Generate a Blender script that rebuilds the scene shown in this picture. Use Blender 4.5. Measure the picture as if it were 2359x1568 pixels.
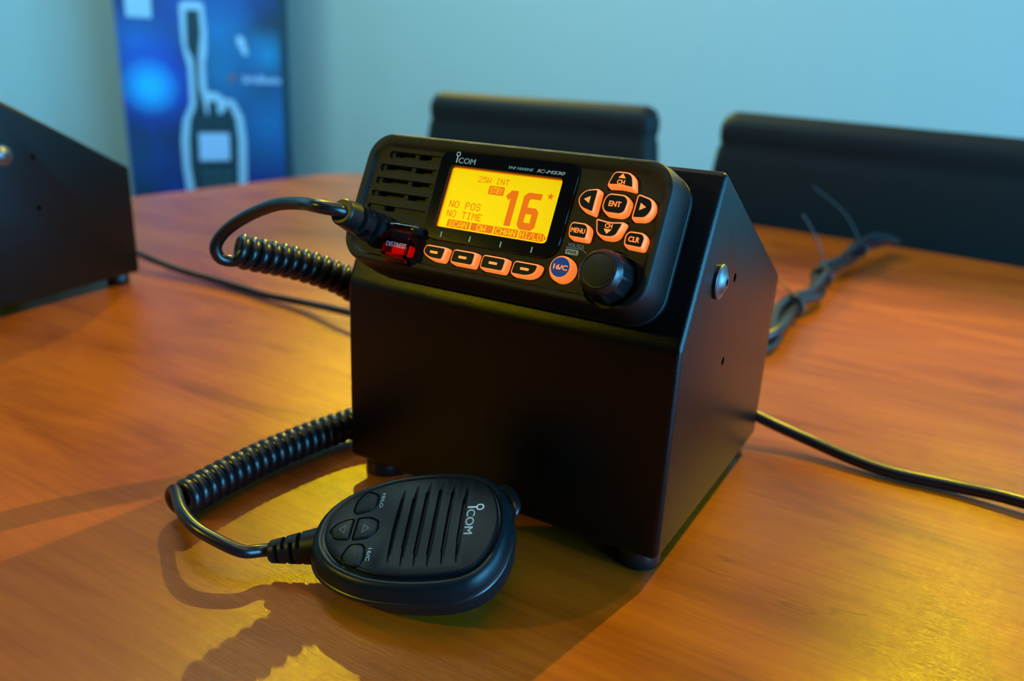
import bpy, bmesh, math, random
from mathutils import Vector, Matrix
random.seed(3)
S = bpy.context.scene
COL = S.collection
for o in list(bpy.data.objects): bpy.data.objects.remove(o)

# Work units: millimetres, origin at the lower front left corner of the main cabinet,
# x along its front, y into the room, z up.  The table top is z = -10 (0.75 m above the floor).
K = 0.001
ZT = 0.76
def W(x, y, z): return Vector((x * K, y * K, z * K + ZT))

# ------------------------------------------------------------------ camera
cam_d = bpy.data.cameras.new('camera'); cam = bpy.data.objects.new('camera', cam_d); COL.objects.link(cam)
S.camera = cam
R = [[0.8574967955756063, -0.20282531509737825, 0.47282252181258894],
     [0.5123432461875765, 0.25278535211645786, -0.8207337959663503],
     [0.04694298311295549, 0.9460240257578068, 0.3206788097543228]]
M4 = Matrix([R[0] + [0], R[1] + [0], R[2] + [0], [0, 0, 0, 1]])
M4.translation = W(269.651, -298.003, 203.449)
cam.matrix_world = M4
cam_d.sensor_fit = 'HORIZONTAL'; cam_d.sensor_width = 36.0
cam_d.lens = 1850.008 / 2359 * 36.0
cam_d.clip_start = 0.02; cam_d.clip_end = 30
cam_d.dof.use_dof = True
cam_d.dof.focus_distance = 0.336
cam_d.dof.aperture_fstop = 6.3

# ------------------------------------------------------------------ view, world, lights
S.view_settings.view_transform = 'Standard'; S.view_settings.look = 'None'
S.view_settings.exposure = 0.0; S.view_settings.gamma = 1.0
S.view_settings.use_curve_mapping = False
wd = bpy.data.worlds.new('world'); S.world = wd; wd.use_nodes = True
wd.node_tree.nodes['Background'].inputs[0].default_value = (0.05, 0.12, 0.2, 1)
wd.node_tree.nodes['Background'].inputs[1].default_value = 0.02

def aim(o, target):
    o.rotation_euler = (Vector(target) - o.location).to_track_quat('-Z', 'Y').to_euler()
def spot(name, loc, target, power, color, cone, radius, blend=0.4):
    l = bpy.data.lights.new(name, 'SPOT'); l.energy = power; l.color = color
    l.spot_size = math.radians(cone); l.spot_blend = blend; l.shadow_soft_size = radius
    o = bpy.data.objects.new(name, l); COL.objects.link(o); o.location = loc; aim(o, target); return o
def area(name, loc, target, power, color, sx, sy):
    l = bpy.data.lights.new(name, 'AREA'); l.energy = power; l.color = color
    l.shape = 'RECTANGLE'; l.size = sx; l.size_y = sy
    o = bpy.data.objects.new(name, l); COL.objects.link(o); o.location = loc; aim(o, target); return o
YEL = (1.0, 0.80, 0.0)
# spots at the far side of the room, both shining onto the table
spot('hanging_spot', (0.374, 1.12, ZT + 1.12), (0.14, -0.02, ZT), 92, YEL, 56, 0.010, 0.6)
spot('ceiling_spot', (-1.0 * 1.92, 1.10 * 1.92, ZT + 1.92), (0.0, 0.0, ZT), 225, YEL, 45, 0.012)
# spot behind and left of the camera, facing the sloped radio face
spot('front_spot', (0.02 - 0.54 * 1.7, -0.71 * 1.7, ZT + 0.10 + 0.46 * 1.7), (0.09, -0.02, ZT + 0.10), 34, YEL, 24, 0.03, 0.8)
# cool daylight enters through the two bright window panes of the right wall (built with the room)
# added fill lights, no real fixtures: warm over the table, cool on far walls
area('added_fill', (0.3, 0.0, 2.76), (0.3, 0.001, 0.0), 10, (0.90, 0.62, 0.40), 1.4, 1.2)
area('added_fill', (-1.1, 0.5, 2.72), (-0.8, 2.5, 0.9), 46, (0.56, 0.86, 0.84), 1.3, 0.5)
area('added_fill', (-1.6, 0.5, 2.72), (-3.0, 2.0, 0.9), 22, (0.20, 0.80, 0.95), 0.6, 1.6)

# ------------------------------------------------------------------ materials
def mat(name, color, rough=0.5, metal=0.0, spec=0.5, bump=None, emis=None, trans=0.0, coat=0.0, alpha=1.0):
    m = bpy.data.materials.new(name); m.use_nodes = True
    nt = m.node_tree; b = nt.nodes['Principled BSDF']
    b.inputs['Base Color'].default_value = (*color, 1); b.inputs['Roughness'].default_value = rough
    b.inputs['Metallic'].default_value = metal; b.inputs['Specular IOR Level'].default_value = spec
    b.inputs['Transmission Weight'].default_value = trans; b.inputs['Coat Weight'].default_value = coat
    b.inputs['Alpha'].default_value = alpha
    if emis:
        b.inputs['Emission Color'].default_value = (*emis[0], 1); b.inputs['Emission Strength'].default_value = emis[1]
    tc = nt.nodes.new('ShaderNodeTexCoord'); nz = nt.nodes.new('ShaderNodeTexNoise')
    nt.links.new(tc.outputs['Object'], nz.inputs['Vector'])
    sc, st = bump if bump else (900, 0.02)
    nz.inputs['Scale'].default_value = sc; nz.inputs['Detail'].default_value = 2
    bp = nt.nodes.new('ShaderNodeBump'); bp.inputs['Strength'].default_value = st; bp.inputs['Distance'].default_value = 0.0003
    nt.links.new(nz.outputs['Fac'], bp.inputs['Height']); nt.links.new(bp.outputs['Normal'], b.inputs['Normal'])
    return m
M = {}
M['powder'] = mat('black_powder_coat', (0.0015, 0.0015, 0.0015), 0.27, spec=0.28, bump=(2600, 0.35))
M['plastic'] = mat('textured_black_plastic', (0.004, 0.004, 0.004), 0.38, spec=0.30, bump=(5000, 0.45))
M['smooth'] = mat('satin_black_plastic', (0.006, 0.007, 0.008), 0.30)
M['micplastic'] = mat('satin_mic_plastic', (0.004, 0.008, 0.010), 0.30, spec=0.2, bump=(4000, 0.12))
M['rubber'] = mat('black_rubber', (0.006, 0.006, 0.007), 0.30)
M['relief'] = mat('strain_relief_rubber', (0.006, 0.006, 0.007), 0.42, spec=0.3)
M['void'] = mat('dark_opening', (0.001, 0.001, 0.001), 0.9, spec=0.1)
M['lens'] = mat('gloss_black_lens', (0.003, 0.003, 0.004), 0.10, spec=0.2)
M['glow'] = mat('backlit_orange_rubber', (0.75, 0.22, 0.06), 0.45, emis=((1.0, 0.22, 0.035), 0.85))
M['legend'] = mat('backlit_legend', (0.7, 0.2, 0.05), 0.5, emis=((1.0, 0.28, 0.05), 0.9))
M['keycap'] = mat('black_key_cap', (0.003, 0.005, 0.006), 0.5, spec=0.12)
M['mickey'] = mat('microphone_key_rubber', (0.004, 0.008, 0.010), 0.4, spec=0.15)
M['bluecap'] = mat('blue_key_cap', (0.0, 0.035, 0.22), 0.5, emis=((0.0, 0.06, 0.36), 0.4), spec=0.2)
M['lcd'] = mat('amber_backlit_lcd', (0.3, 0.2, 0.0), 0.35, emis=((0.86, 0.61, 0.0), 0.86))
M['lcdink'] = mat('lcd_segment', (0.3, 0.05, 0.0), 0.5, emis=((0.72, 0.12, 0.0), 0.9))
M['lcdedge'] = mat('lcd_edge_glow', (0.4, 0.1, 0.0), 0.5, emis=((0.9, 0.18, 0.0), 0.8))
M['print'] = mat('pale_print', (0.30, 0.52, 0.60), 0.6)
M['printw'] = mat('white_print', (0.55, 0.68, 0.72), 0.6)
M['redclear'] = mat('red_clear_plastic', (0.85, 0.03, 0.01), 0.04, spec=0.5, trans=1.0)
M['orange'] = mat('orange_distress_key', (0.8, 0.16, 0.02), 0.5, emis=((1.0, 0.12, 0.0), 0.45))
M['steel'] = mat('zinc_screw', (0.16, 0.17, 0.18), 0.42, metal=1.0)
M['wall'] = mat('wall_paint', (0.58, 0.64, 0.58), 0.85, spec=0.2, bump=(60, 0.05))
M['ceil'] = mat('ceiling_paint', (0.2, 0.2, 0.2), 0.9, spec=0.2)
M['floor'] = mat('grey_carpet', (0.05, 0.055, 0.06), 0.95, spec=0.1, bump=(300, 0.6))
M['leather'] = mat('black_leatherette', (0.006, 0.010, 0.010), 0.62, spec=0.3, bump=(250, 0.3))
M['frame'] = mat('black_metal_frame', (0.02, 0.02, 0.022), 0.35, metal=0.6)
M['tie'] = mat('black_nylon_tie', (0.01, 0.012, 0.013), 0.4)
M['glass'] = mat('window_glass', (0.8, 0.9, 0.95), 0.02, trans=1.0)
M['daypane_1'] = mat('bright_daylight_pane', (0.5, 0.6, 0.65), 0.3, emis=((0.10, 0.50, 0.92), 27.0))
M['daypane_2'] = mat('daylight_pane', (0.5, 0.6, 0.65), 0.3, emis=((0.07, 0.45, 0.90), 14.0))
M['white'] = mat('window_frame_white', (0.6, 0.62, 0.62), 0.4)

def wood():
    m = bpy.data.materials.new('cherry_veneer'); m.use_nodes = True; nt = m.node_tree; N = nt.nodes; L = nt.links
    b = N['Principled BSDF']
    tc = N.new('ShaderNodeTexCoord')
    def mapped(sc, rot=(0, 0, 0), loc=(0, 0, 0)):
        mp = N.new('ShaderNodeMapping'); mp.inputs['Scale'].default_value = sc; mp.inputs['Rotation'].default_value = rot
        mp.inputs['Location'].default_value = loc
        L.new(tc.outputs['Object'], mp.inputs['Vector']); return mp.outputs['Vector']
    def noise(vec, scale, detail=3, rough=0.5, dist=0.0):
        n = N.new('ShaderNodeTexNoise'); n.inputs['Scale'].default_value = scale; n.inputs['Detail'].default_value = detail
        n.inputs['Roughness'].default_value = rough; n.inputs['Distortion'].default_value = dist
        L.new(vec, n.inputs['Vector']); return n.outputs['Fac']
    def ramp(fac, stops):
        r = N.new('ShaderNodeValToRGB'); L.new(fac, r.inputs['Fac'])
        e = r.color_ramp.elements
        while len(e) < len(stops): e.new(0.5)
        for i, (p, c) in enumerate(stops): e[i].position = p; e[i].color = (*c, 1)
        return r.outputs['Color']
    def mix(kind, f, a, c):
        x = N.new('ShaderNodeMix'); x.data_type = 'RGBA'; x.blend_type = kind
        if isinstance(f, float): x.inputs[0].default_value = f
        else: L.new(f, x.inputs[0])
        L.new(a, x.inputs[6]); L.new(c, x.inputs[7]); return x.outputs[2]
    big = noise(mapped((3.0, 9.0, 1)), 1.6, 4, 0.55, 0.9)
    base = ramp(big, [(0.30, (0.22, 0.042, 0.002)), (0.5, (0.345, 0.078, 0.003)), (0.72, (0.43, 0.104, 0.004))])
    fleck = noise(mapped((9, 190, 1)), 1.5, 3, 0.6, 0.2)
    c2 = ramp(fleck, [(0.30, (0.70, 0.64, 0.58)), (0.6, (1.0, 1.0, 1.0))])
    col = mix('MULTIPLY', 0.55, base, c2)
    cur = noise(mapped((6, 26, 1), (0, 0, 0.05), (3.1, 0.7, 0)), 1.1, 2, 0.4, 1.6)
    c3 = ramp(cur, [(0.262, (1, 1, 1)), (0.272, (0.55, 0.48, 0.42)), (0.285, (1, 1, 1))])
    col = mix('MULTIPLY', 0.6, col, c3)
    L.new(col, b.inputs['Base Color'])
    b.inputs['Roughness'].default_value = 0.24
    b.inputs['Specular IOR Level'].default_value = 0.22
    pore = noise(mapped((55, 2600, 1)), 1.0, 3, 0.6)
    pore2 = noise(mapped((400, 1500, 1)), 1.0, 2, 0.6)
    add = N.new('ShaderNodeMath'); add.operation = 'ADD'; L.new(pore, add.inputs[0]); 
    ml = N.new('ShaderNodeMath'); ml.operation = 'MULTIPLY'; ml.inputs[1].default_value = 0.35; L.new(pore2, ml.inputs[0]); L.new(ml.outputs[0], add.inputs[1])
    bp = N.new('ShaderNodeBump'); bp.inputs['Strength'].default_value = 0.42; bp.inputs['Distance'].default_value = 0.00028
    L.new(add.outputs[0], bp.inputs['Height']); L.new(bp.outputs['Normal'], b.inputs['Normal'])
    return m
M['wood'] = wood()

def banner_print():
    m = bpy.data.materials.new('banner_print'); m.use_nodes = True; nt = m.node_tree; N = nt.nodes; L = nt.links
    b = N['Principled BSDF']; tc = N.new('ShaderNodeTexCoord')
    def blob(x, z, r, power=1.0):
        mp = N.new('ShaderNodeMapping'); mp.vector_type = 'POINT'
        mp.inputs['Scale'].default_value = (1 / (r * K), 0.0, 1 / (r * K))
        mp.inputs['Location'].default_value = (-x / r, 0, -z / r)
        L.new(tc.outputs['Object'], mp.inputs['Vector'])
        g = N.new('ShaderNodeTexGradient'); g.gradient_type = 'SPHERICAL'; L.new(mp.outputs['Vector'], g.inputs['Vector'])
        q = N.new('ShaderNodeMath'); q.operation = 'MULTIPLY'; q.inputs[1].default_value = power; L.new(g.outputs['Fac'], q.inputs[0])
        return q.outputs[0]
    mp = N.new('ShaderNodeMapping'); mp.inputs['Scale'].default_value = (5, 5, 3.2); L.new(tc.outputs['Object'], mp.inputs['Vector'])
    nz = N.new('ShaderNodeTexNoise'); nz.inputs['Scale'].default_value = 1.2; nz.inputs['Detail'].default_value = 3; L.new(mp.outputs['Vector'], nz.inputs['Vector'])
    r = N.new('ShaderNodeValToRGB'); L.new(nz.outputs['Fac'], r.inputs['Fac'])
    e = r.color_ramp.elements; e[0].position = 0.36; e[0].color = (0.0, 0.010, 0.035, 1); e[1].position = 0.68; e[1].color = (0.0, 0.02, 0.26, 1)
    col = r.outputs['Color']
    for (x, z, rad, pw, c) in [(-240, 370, 150, 0.8, (0.0, 0.16, 0.60)), (-190, 225, 190, 0.9, (0.0, 0.05, 0.70)), (-212, 215, 110, 1.25, (0.0, 0.50, 1.0)),
                               (215, 345, 110, 0.9, (0.0, 0.26, 0.55)), (40, 420, 170, 0.9, (0.0, 0.20, 0.48)), (45, 260, 150, 0.7, (0.0, 0.22, 0.45)),
                               (215, 90, 230, 0.9, (0.0, 0.15, 0.40)), (-300, -60, 180, 0.5, (0.0, 0.08, 0.25)), (-40, 640, 300, 0.7, (0.0, 0.1, 0.5))]:
        x_ = N.new('ShaderNodeMix'); x_.data_type = 'RGBA'; L.new(blob(x, z, rad, pw), x_.inputs[0]); L.new(col, x_.inputs[6])
        x_.inputs[7].default_value = (*c, 1); col = x_.outputs[2]
    L.new(col, b.inputs['Base Color']); b.inputs['Roughness'].default_value = 0.5
    return m
M['banner'] = banner_print()
M['halo'] = mat('banner_pale_outline', (0.42, 0.62, 0.80), 0.6)
M['bdark'] = mat('banner_dark_print', (0.004, 0.030, 0.042), 0.6)
M['bscreen'] = mat('banner_screen_print', (0.46, 0.62, 0.90), 0.6)
M['borange'] = mat('banner_orange_print', (0.35, 0.10, 0.03), 0.6)

# ------------------------------------------------------------------ helpers
def link(name, bm, m, parent=None, smooth=None, loc=None, rot=None, label=None, flip=True):
    if flip: bmesh.ops.recalc_face_normals(bm, faces=bm.faces[:])
    bmesh.ops.scale(bm, vec=(K, K, K), verts=bm.verts[:])
    me = bpy.data.meshes.new(name); bm.to_mesh(me); bm.free()
    o = bpy.data.objects.new(name, me); COL.objects.link(o)
    if isinstance(m, (list, tuple)):
        for q in m: me.materials.append(M[q])
    else: me.materials.append(M[m])
    if parent: o.parent = parent
    if loc is not None: o.location = loc
    if rot is not None: o.rotation_euler = rot
    if smooth is not None:
        me.polygons.foreach_set('use_smooth', [True] * len(me.polygons))
        if smooth < 180: me.set_sharp_from_angle(angle=math.radians(smooth))
    if label: o['label'] = label
    return o
def thing(name, label, cat, loc, rotz=0, group=None):
    o = bpy.data.objects.new(name, None); COL.objects.link(o); o.empty_display_size = 0.05
    o.location = loc; o.rotation_euler = (0, 0, rotz); o['label'] = label; o['category'] = cat
    if group: o['group'] = group
    return o
def struct(o): o['kind'] = 'structure'; return o

def ring_verts(bm, pts): return [bm.verts.new(p) for p in pts]
def bridge(bm, a, b):
    n = len(a)
    for i in range(n):
        try: bm.faces.new((a[i], a[(i + 1) % n], b[(i + 1) % n], b[i]))
        except ValueError: pass
def loft(rings, cap0=True, cap1=True, bm=None):
    bm = bm or bmesh.new(); R_ = [ring_verts(bm, r) for r in rings]
    for a, b in zip(R_, R_[1:]): bridge(bm, a, b)
    if cap0: bm.faces.new(list(reversed(R_[0])))
    if cap1: bm.faces.new(R_[-1])
    return bm
def rrect(cx, cy, w, h, r, n=8):
    r = min(r, w / 2 - 0.001, h / 2 - 0.001); P = []
    for sx, sy, a0 in ((1, 1, 0), (-1, 1, 90), (-1, -1, 180), (1, -1, 270)):
        for i in range(n + 1):
            a = math.radians(a0 + 90 * i / n)
            P.append((cx + sx * (w / 2 - r) + r * math.cos(a), cy + sy * (h / 2 - r) + r * math.sin(a)))
    return P
def z(P, t): return [(x, y, t) for x, y in P]
def box(x0, x1, y0, y1, z0, z1, bm=None, bev=0.0, seg=2):
    b2 = bmesh.new()
    vs = [b2.verts.new((x, y, q)) for q in (z0, z1) for x, y in ((x0, y0), (x1, y0), (x1, y1), (x0, y1))]
    for f in ((3, 2, 1, 0), (4, 5, 6, 7), (0, 1, 5, 4), (1, 2, 6, 5), (2, 3, 7, 6), (3, 0, 4, 7)): b2.faces.new([vs[i] for i in f])
    if bev: bmesh.ops.bevel(b2, geom=b2.edges[:], offset=bev, segments=seg, affect='EDGES', profile=0.5)
    return merge(bm, b2)
def merge(bm, b2):
    if bm is None: return b2
    me = bpy.data.meshes.new('tmp'); b2.to_mesh(me); b2.free(); bm.from_mesh(me); bpy.data.meshes.remove(me); return bm
def catmull(P, n, closed=False):
    P = [Vector(p) for p in P]; out = []; m = len(P)
    for i in range(m if closed else m - 1):
        g = (lambda j: P[j % m]) if closed else (lambda j: P[max(0, min(m - 1, j))])
        p0, p1, p2, p3 = g(i - 1), g(i), g(i + 1), g(i + 2)
        for k in range(n):
            t = k / n; out.append(0.5 * ((2 * p1) + (p2 - p0) * t + (2 * p0 - 5 * p1 + 4 * p2 - p3) * t * t + (3 * p1 - p0 - 3 * p2 + p3) * t ** 3))
    if not closed: out.append(P[-1].copy())
    return out
def resample(P, step=None, n=None, closed=False):
    Q = [Vector(p) for p in P] + ([Vector(P[0])] if closed else [])
    d = [0.0]
    for a, b in zip(Q, Q[1:]): d.append(d[-1] + (b - a).length)
    if n is None: n = max(2, int(round(d[-1] / step)))
    out = []; j = 0
    cnt = n if closed else n + 1
    for i in range(cnt):
        t = d[-1] * i / n
        while j < len(d) - 2 and d[j + 1] < t: j += 1
        seg = d[j + 1] - d[j]; out.append(Q[j].lerp(Q[j + 1], 0 if seg == 0 else (t - d[j]) / seg))
    return out
def frames(P):
    T = [(P[min(i + 1, len(P) - 1)] - P[max(i - 1, 0)]).normalized() for i in range(len(P))]
    n0 = T[0].orthogonal().normalized(); F = []
    for t in T:
        n0 = (n0 - t * n0.dot(t)).normalized(); F.append((t, n0.copy(), t.cross(n0)))
    return F
def tube(P, r, sides=12, bm=None, cap=True):
    bm = bm or bmesh.new(); P = [Vector(p) for p in P]; prev = None; first = None
    for i, (p, (t, a, b)) in enumerate(zip(P, frames(P))):
        rr = r(i / (len(P) - 1)) if callable(r) else r
        cur = ring_verts(bm, [p + (a * math.cos(2 * math.pi * k / sides) + b * math.sin(2 * math.pi * k / sides)) * rr for k in range(sides)])
        if prev: bridge(bm, prev, cur)
        else: first = cur
        prev = cur
    if cap: bm.faces.new(list(reversed(first))); bm.faces.new(prev)
    return bm
def lathe(prof, axis_o, ax, sides=32, bm=None, cap=True):
    """prof: (radius, height) pairs along unit axis ax"""
    bm = bm or bmesh.new(); ax = Vector(ax).normalized(); a = ax.orthogonal().normalized(); b = ax.cross(a); o = Vector(axis_o)
    Rr = [ring_verts(bm, [o + ax * h + (a * math.cos(2 * math.pi * k / sides) + b * math.sin(2 * math.pi * k / sides)) * max(r, 1e-3) for k in range(sides)]) for r, h in prof]
    for p, q in zip(Rr, Rr[1:]): bridge(bm, p, q)
    if cap: bm.faces.new(list(reversed(Rr[0]))); bm.faces.new(Rr[-1])
    return bm
def offset_poly(P, d):
    """outward offset of a closed 2-D polygon (counter-clockwise or not)"""
    A = sum(P[i][0] * P[(i + 1) % len(P)][1] - P[(i + 1) % len(P)][0] * P[i][1] for i in range(len(P)))
    s = 1 if A > 0 else -1; out = []; n = len(P)
    for i in range(n):
        p0, p, p1 = Vector(P[i - 1]), Vector(P[i]), Vector(P[(i + 1) % n])
        e0 = (p - p0).normalized(); e1 = (p1 - p).normalized()
        n0 = Vector((e0.y, -e0.x)) * s; n1 = Vector((e1.y, -e1.x)) * s
        nn = (n0 + n1); l = nn.length
        nn = n0 if l < 1e-6 else nn / l
        out.append(tuple(p + nn * (d / max(0.5, nn.dot(n0)))))
    return out
def round_poly(P, r, n=5):
    """polygon with rounded corners"""
    out = []; m = len(P)
    for i in range(m):
        p0, p, p1 = Vector(P[i - 1]), Vector(P[i]), Vector(P[(i + 1) % m])
        rr = r[i] if isinstance(r, (list, tuple)) else r
        a = (p0 - p); b = (p1 - p); la, lb = a.length, b.length; a.normalize(); b.normalize()
        k = min(rr, la * 0.48, lb * 0.48); A = p + a * k; B = p + b * k
        for j in range(n + 1):
            t = j / n; out.append(tuple(A * (1 - t) ** 2 + p * 2 * t * (1 - t) + B * t * t))
    return out
def slab(P, t0, t1, bm=None, bev=0.0):
    if bev: rings = [z(P, t0), z(P, t1 - bev), z(offset_poly(P, -bev), t1)]
    else: rings = [z(P, t0), z(P, t1)]
    return merge(bm, loft(rings))
def text_bm(s, x, y, height, t, thick=0.06, width=None, align='LEFT', shear=0.0, bold=0.0, rot=0.0, spacing=1.0):
    """lettering as thin raised mesh; (x, y) baseline start, height = cap height in mm"""
    cu = bpy.data.curves.new('txt', 'FONT'); cu.body = s; cu.size = 1.0; cu.shear = shear
    cu.space_character = spacing; cu.resolution_u = 4; cu.extrude = 0.0
    o = bpy.data.objects.new('txt', cu); COL.objects.link(o)
    me = bpy.data.meshes.new_from_object(o.evaluated_get(bpy.context.evaluated_depsgraph_get()))
    bpy.data.objects.remove(o); bpy.data.curves.remove(cu)
    bm = bmesh.new(); bm.from_mesh(me); bpy.data.meshes.remove(me)
    if bold:            # heavier strokes: slightly shifted copies of the outline
        src = bpy.data.meshes.new('txt'); bm.to_mesh(src)
        for dx, dy in ((2 * bold, 0), (-2 * bold, 0), (0, 1.5 * bold), (0, -1.5 * bold)):
            n0_ = len(bm.verts); bm.from_mesh(src); bm.verts.ensure_lookup_table()
            for v in bm.verts[n0_:]: v.co.x += dx; v.co.y += dy
        bpy.data.meshes.remove(src)
    xs = [v.co.x for v in bm.verts]; x0, x1 = min(xs), max(xs)
    sy = height / 0.70; sx = (width / (x1 - x0)) if width else sy
    off = {'LEFT': -x0, 'CENTER': -(x0 + x1) / 2, 'RIGHT': -x1}[align]
    c, s_ = math.cos(rot), math.sin(rot)
    for v in bm.verts:
        a, b = (v.co.x + off) * sx, v.co.y * sy
        v.co = (x + a * c - b * s_, y + a * s_ + b * c, t)
    g = bmesh.ops.extrude_face_region(bm, geom=bm.faces[:])
    bmesh.ops.translate(bm, vec=(0, 0, thick), verts=[e for e in g['geom'] if isinstance(e, bmesh.types.BMVert)])
    return bm
def carve(o, cutters):
    """subtract solid meshes from o and bake the result"""
    cs = []
    for bm in cutters:
        bmesh.ops.recalc_face_normals(bm, faces=bm.faces[:]); bmesh.ops.scale(bm, vec=(K, K, K), verts=bm.verts[:])
        me = bpy.data.meshes.new('cut'); bm.to_mesh(me); bm.free(); me.materials.append(o.data.materials[0])
        c = bpy.data.objects.new('cut', me); COL.objects.link(c); cs.append(c)
        c.parent = o
        md = o.modifiers.new('b', 'BOOLEAN'); md.operation = 'DIFFERENCE'; md.object = c; md.solver = 'EXACT'
    bpy.context.view_layer.update()
    me = bpy.data.meshes.new_from_object(o.evaluated_get(bpy.context.evaluated_depsgraph_get()))
    o.modifiers.clear(); old = o.data; o.data = me; me.name = o.name
    for c in cs: bpy.data.objects.remove(c)
    return o
def shade(o, ang=35):
    me = o.data; me.polygons.foreach_set('use_smooth', [True] * len(me.polygons)); me.set_sharp_from_angle(angle=math.radians(ang)); return o

# ------------------------------------------------------------------ room
def plane_box(name, x0, x1, y0, y1, z0, z1, m):
    b = bmesh.new(); box(x0 * 1000, x1 * 1000, y0 * 1000, y1 * 1000, z0 * 1000, z1 * 1000, b)
    return struct(link(name, b, m))
plane_box('floor', -3.1, 2.75, -2.6, 2.6, -0.05, 0.0, 'floor')
plane_box('ceiling', -3.1, 2.75, -2.6, 2.6, 2.8, 2.85, 'ceil')
plane_box('wall_back', -3.1, 2.75, 2.5, 2.6, 0.0, 2.8, 'wall')
plane_box('wall_left', -3.1, -3.0, -2.6, 2.5, 0.0, 2.8, 'wall')
bw = bmesh.new()
for a in ((2650, 2750, -2600, -1250, 0, 2800), (2650, 2750, 2150, 2500, 0, 2800), (2650, 2750, 550, 750, 700, 2000), (2650, 2750, -1250, 2150, 0, 700), (2650, 2750, -1250, 2150, 2000, 2800)): box(*a, bw)
struct(link('wall_right', bw, 'wall'))
for i, (ya, yb) in enumerate(((-1250, 550), (750, 2150))):
    wf = bmesh.new(); ym = (ya + yb) / 2
    for a in ((2640, 2760, ya, ya + 50, 700, 2000), (2640, 2760, yb - 50, yb, 700, 2000), (2640, 2760, ya + 50, yb - 50, 700, 750), (2640, 2760, ya + 50, yb - 50, 1950, 2000), (2660, 2740, ym - 25, ym + 25, 750, 1950)): box(*a, wf)
    w1 = struct(link('window_%d' % (i + 1), wf, 'white'))
    pg = bmesh.new(); box(2700, 2706, ya + 50, yb - 50, 750, 1950, pg); link('pane', pg, 'daypane_%d' % (i + 1), w1)

# ------------------------------------------------------------------ table
tb = thing('conference_table', 'large cherry veneer conference table carrying the radios and cables', 'table', (0, 0, 0))
top = [(-850, -560), (-855, 880), (-820, 960), (-740, 985), (-400, 978), (0, 962), (190, 946), (330, 916), (700, 830), (1250, 640), (1300, 560), (1300, -200), (1240, -380), (700, -560)]
top = round_poly(top, 70, 5)
zt = (ZT - 0.010) * 1000
b = loft([z(offset_poly(top, -1.5), zt - 28), z(top, zt - 26), z(top, zt - 1.2), z(offset_poly(top, -1.2), zt)])
link('tabletop', b, 'wood', tb)
for x, y in ((-620, -380), (-620, 420), (950, -330), (950, 420)):
    lb = bmesh.new(); box(x - 35, x + 35, y - 35, y + 35, 0, zt - 28, lb, 3); link('leg', lb, 'frame', tb)

# ------------------------------------------------------------------ cabinets
CW, H1, H2, D2, H3, D3 = 176.56, 98.47, 168.21, 33.63, 100.17, 165.06
SL = 77.42; TH = math.radians(64.257)
def make_cabinet(label, loc, rotz):
    t = thing('radio_cabinet', label, 'cabinet', loc, rotz, 'sloped radio cabinets on the table')
    prof = [(0, 0), (0, H1), (D2, H2), (D3, H3), (D3, 0)]      # y, z
    b = bmesh.new()
    A = ring_verts(b, [(0, y, q) for y, q in prof]); B = ring_verts(b, [(CW, y, q) for y, q in prof])
    bridge(b, A, B); b.faces.new(A); b.faces.new(B)
    bmesh.ops.recalc_face_normals(b, faces=b.faces[:])
    bmesh.ops.bevel(b, geom=b.edges[:], offset=3.0, segments=4, affect='EDGES', profile=0.5)
    o = link('body', b, 'powder', t)
    cut = []
    for y, q in ((66.9, 116.7), (66.1, 75.7)):
        for x0 in (CW, 0): cut.append(lathe([(2.2, -4), (2.2, 4)], (x0, y, q), (1, 0, 0), 20))
    carve(o, cut); shade(o, 30)
    for x, y in ((163.5, 13.5), (13, 13.5), (163.5, 150), (13, 150)):
        f = lathe([(9.6, -10), (10.2, -9), (9.8, -0.5), (9.2, 0.5)], (x, y, 0), (0, 0, 1), 28); link('foot', f, 'rubber', t, 40)
    sc = lathe([(7.6, 0.6), (7.9, 1.1), (7.5, 1.7), (5.6, 1.9), (4.6, 2.9), (3.2, 3.7), (1.7, 3.9), (1.7, 2.4)], (CW, 40.1, 120.2), (1, 0, 0), 32)
    s_ = link('screw', sc, 'steel', t, 40, label='domed zinc screw')
    wsh = lathe([(8.0, -0.6), (8.0, 0.7)], (CW, 40.1, 120.2), (1, 0, 0), 32); link('washer', wsh, 'rubber', s_)
    return t
c1 = make_cabinet('black sloped metal cabinet at centre with the lit radio mounted on it', W(0, 0, 0), 0)
th2 = 0.170033
# rotate about its front right lower corner
px, py = -392.04, 9.98
c2 = make_cabinet('black sloped metal cabinet at the left edge with only its side showing', W(px - CW * math.cos(th2), py - CW * math.sin(th2), 0), th2)

# ------------------------------------------------------------------ marine radio
rad = thing('marine_radio', 'black marine radio with amber screen mounted on the centre cabinet', 'radio', W(88.15, 39.07 * 0.43433, H1 + 39.07 * 0.90075))
rad.rotation_euler = (TH, 0, 0)
n0 = 10
out = lambda w, h, r: rrect(0, 0, w, h, r, n0)
floorP = rrect(0.5, -1.6, 143.6, 54.4, 12, n0)
rings = [z(out(150, 60, 11), 0.0), z(out(154.6, 64.6, 13), 1.2), z(out(156.5, 66.5, 14), 2.0), z(out(156.5, 66.5, 14), 4.0), z(out(155.7, 65.7, 13.6), 4.4),
         z(out(155.7, 65.7, 13.6), 5.4), z(out(156.0, 66.0, 13.8), 5.8), z(out(154.8, 64.2, 13.2), 16), z(out(153.2, 62.2, 12.6), 22.6), z(out(152.0, 60.9, 12), 23.9), z(out(150.4, 59.3, 11.4), 24.3),
         z(rrect(0.3, -0.2, 146.6, 55.2, 10.5, n0), 24.2), z(rrect(0.4, -0.8, 145.0, 53.4, 10, n0), 23.4), z(rrect(0.5, -1.2, 142.6, 51.6, 9.5, n0), 22.6)]
hb = loft(rings)
house = link('housing', hb, 'plastic', rad)
FL = 22.6
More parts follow.
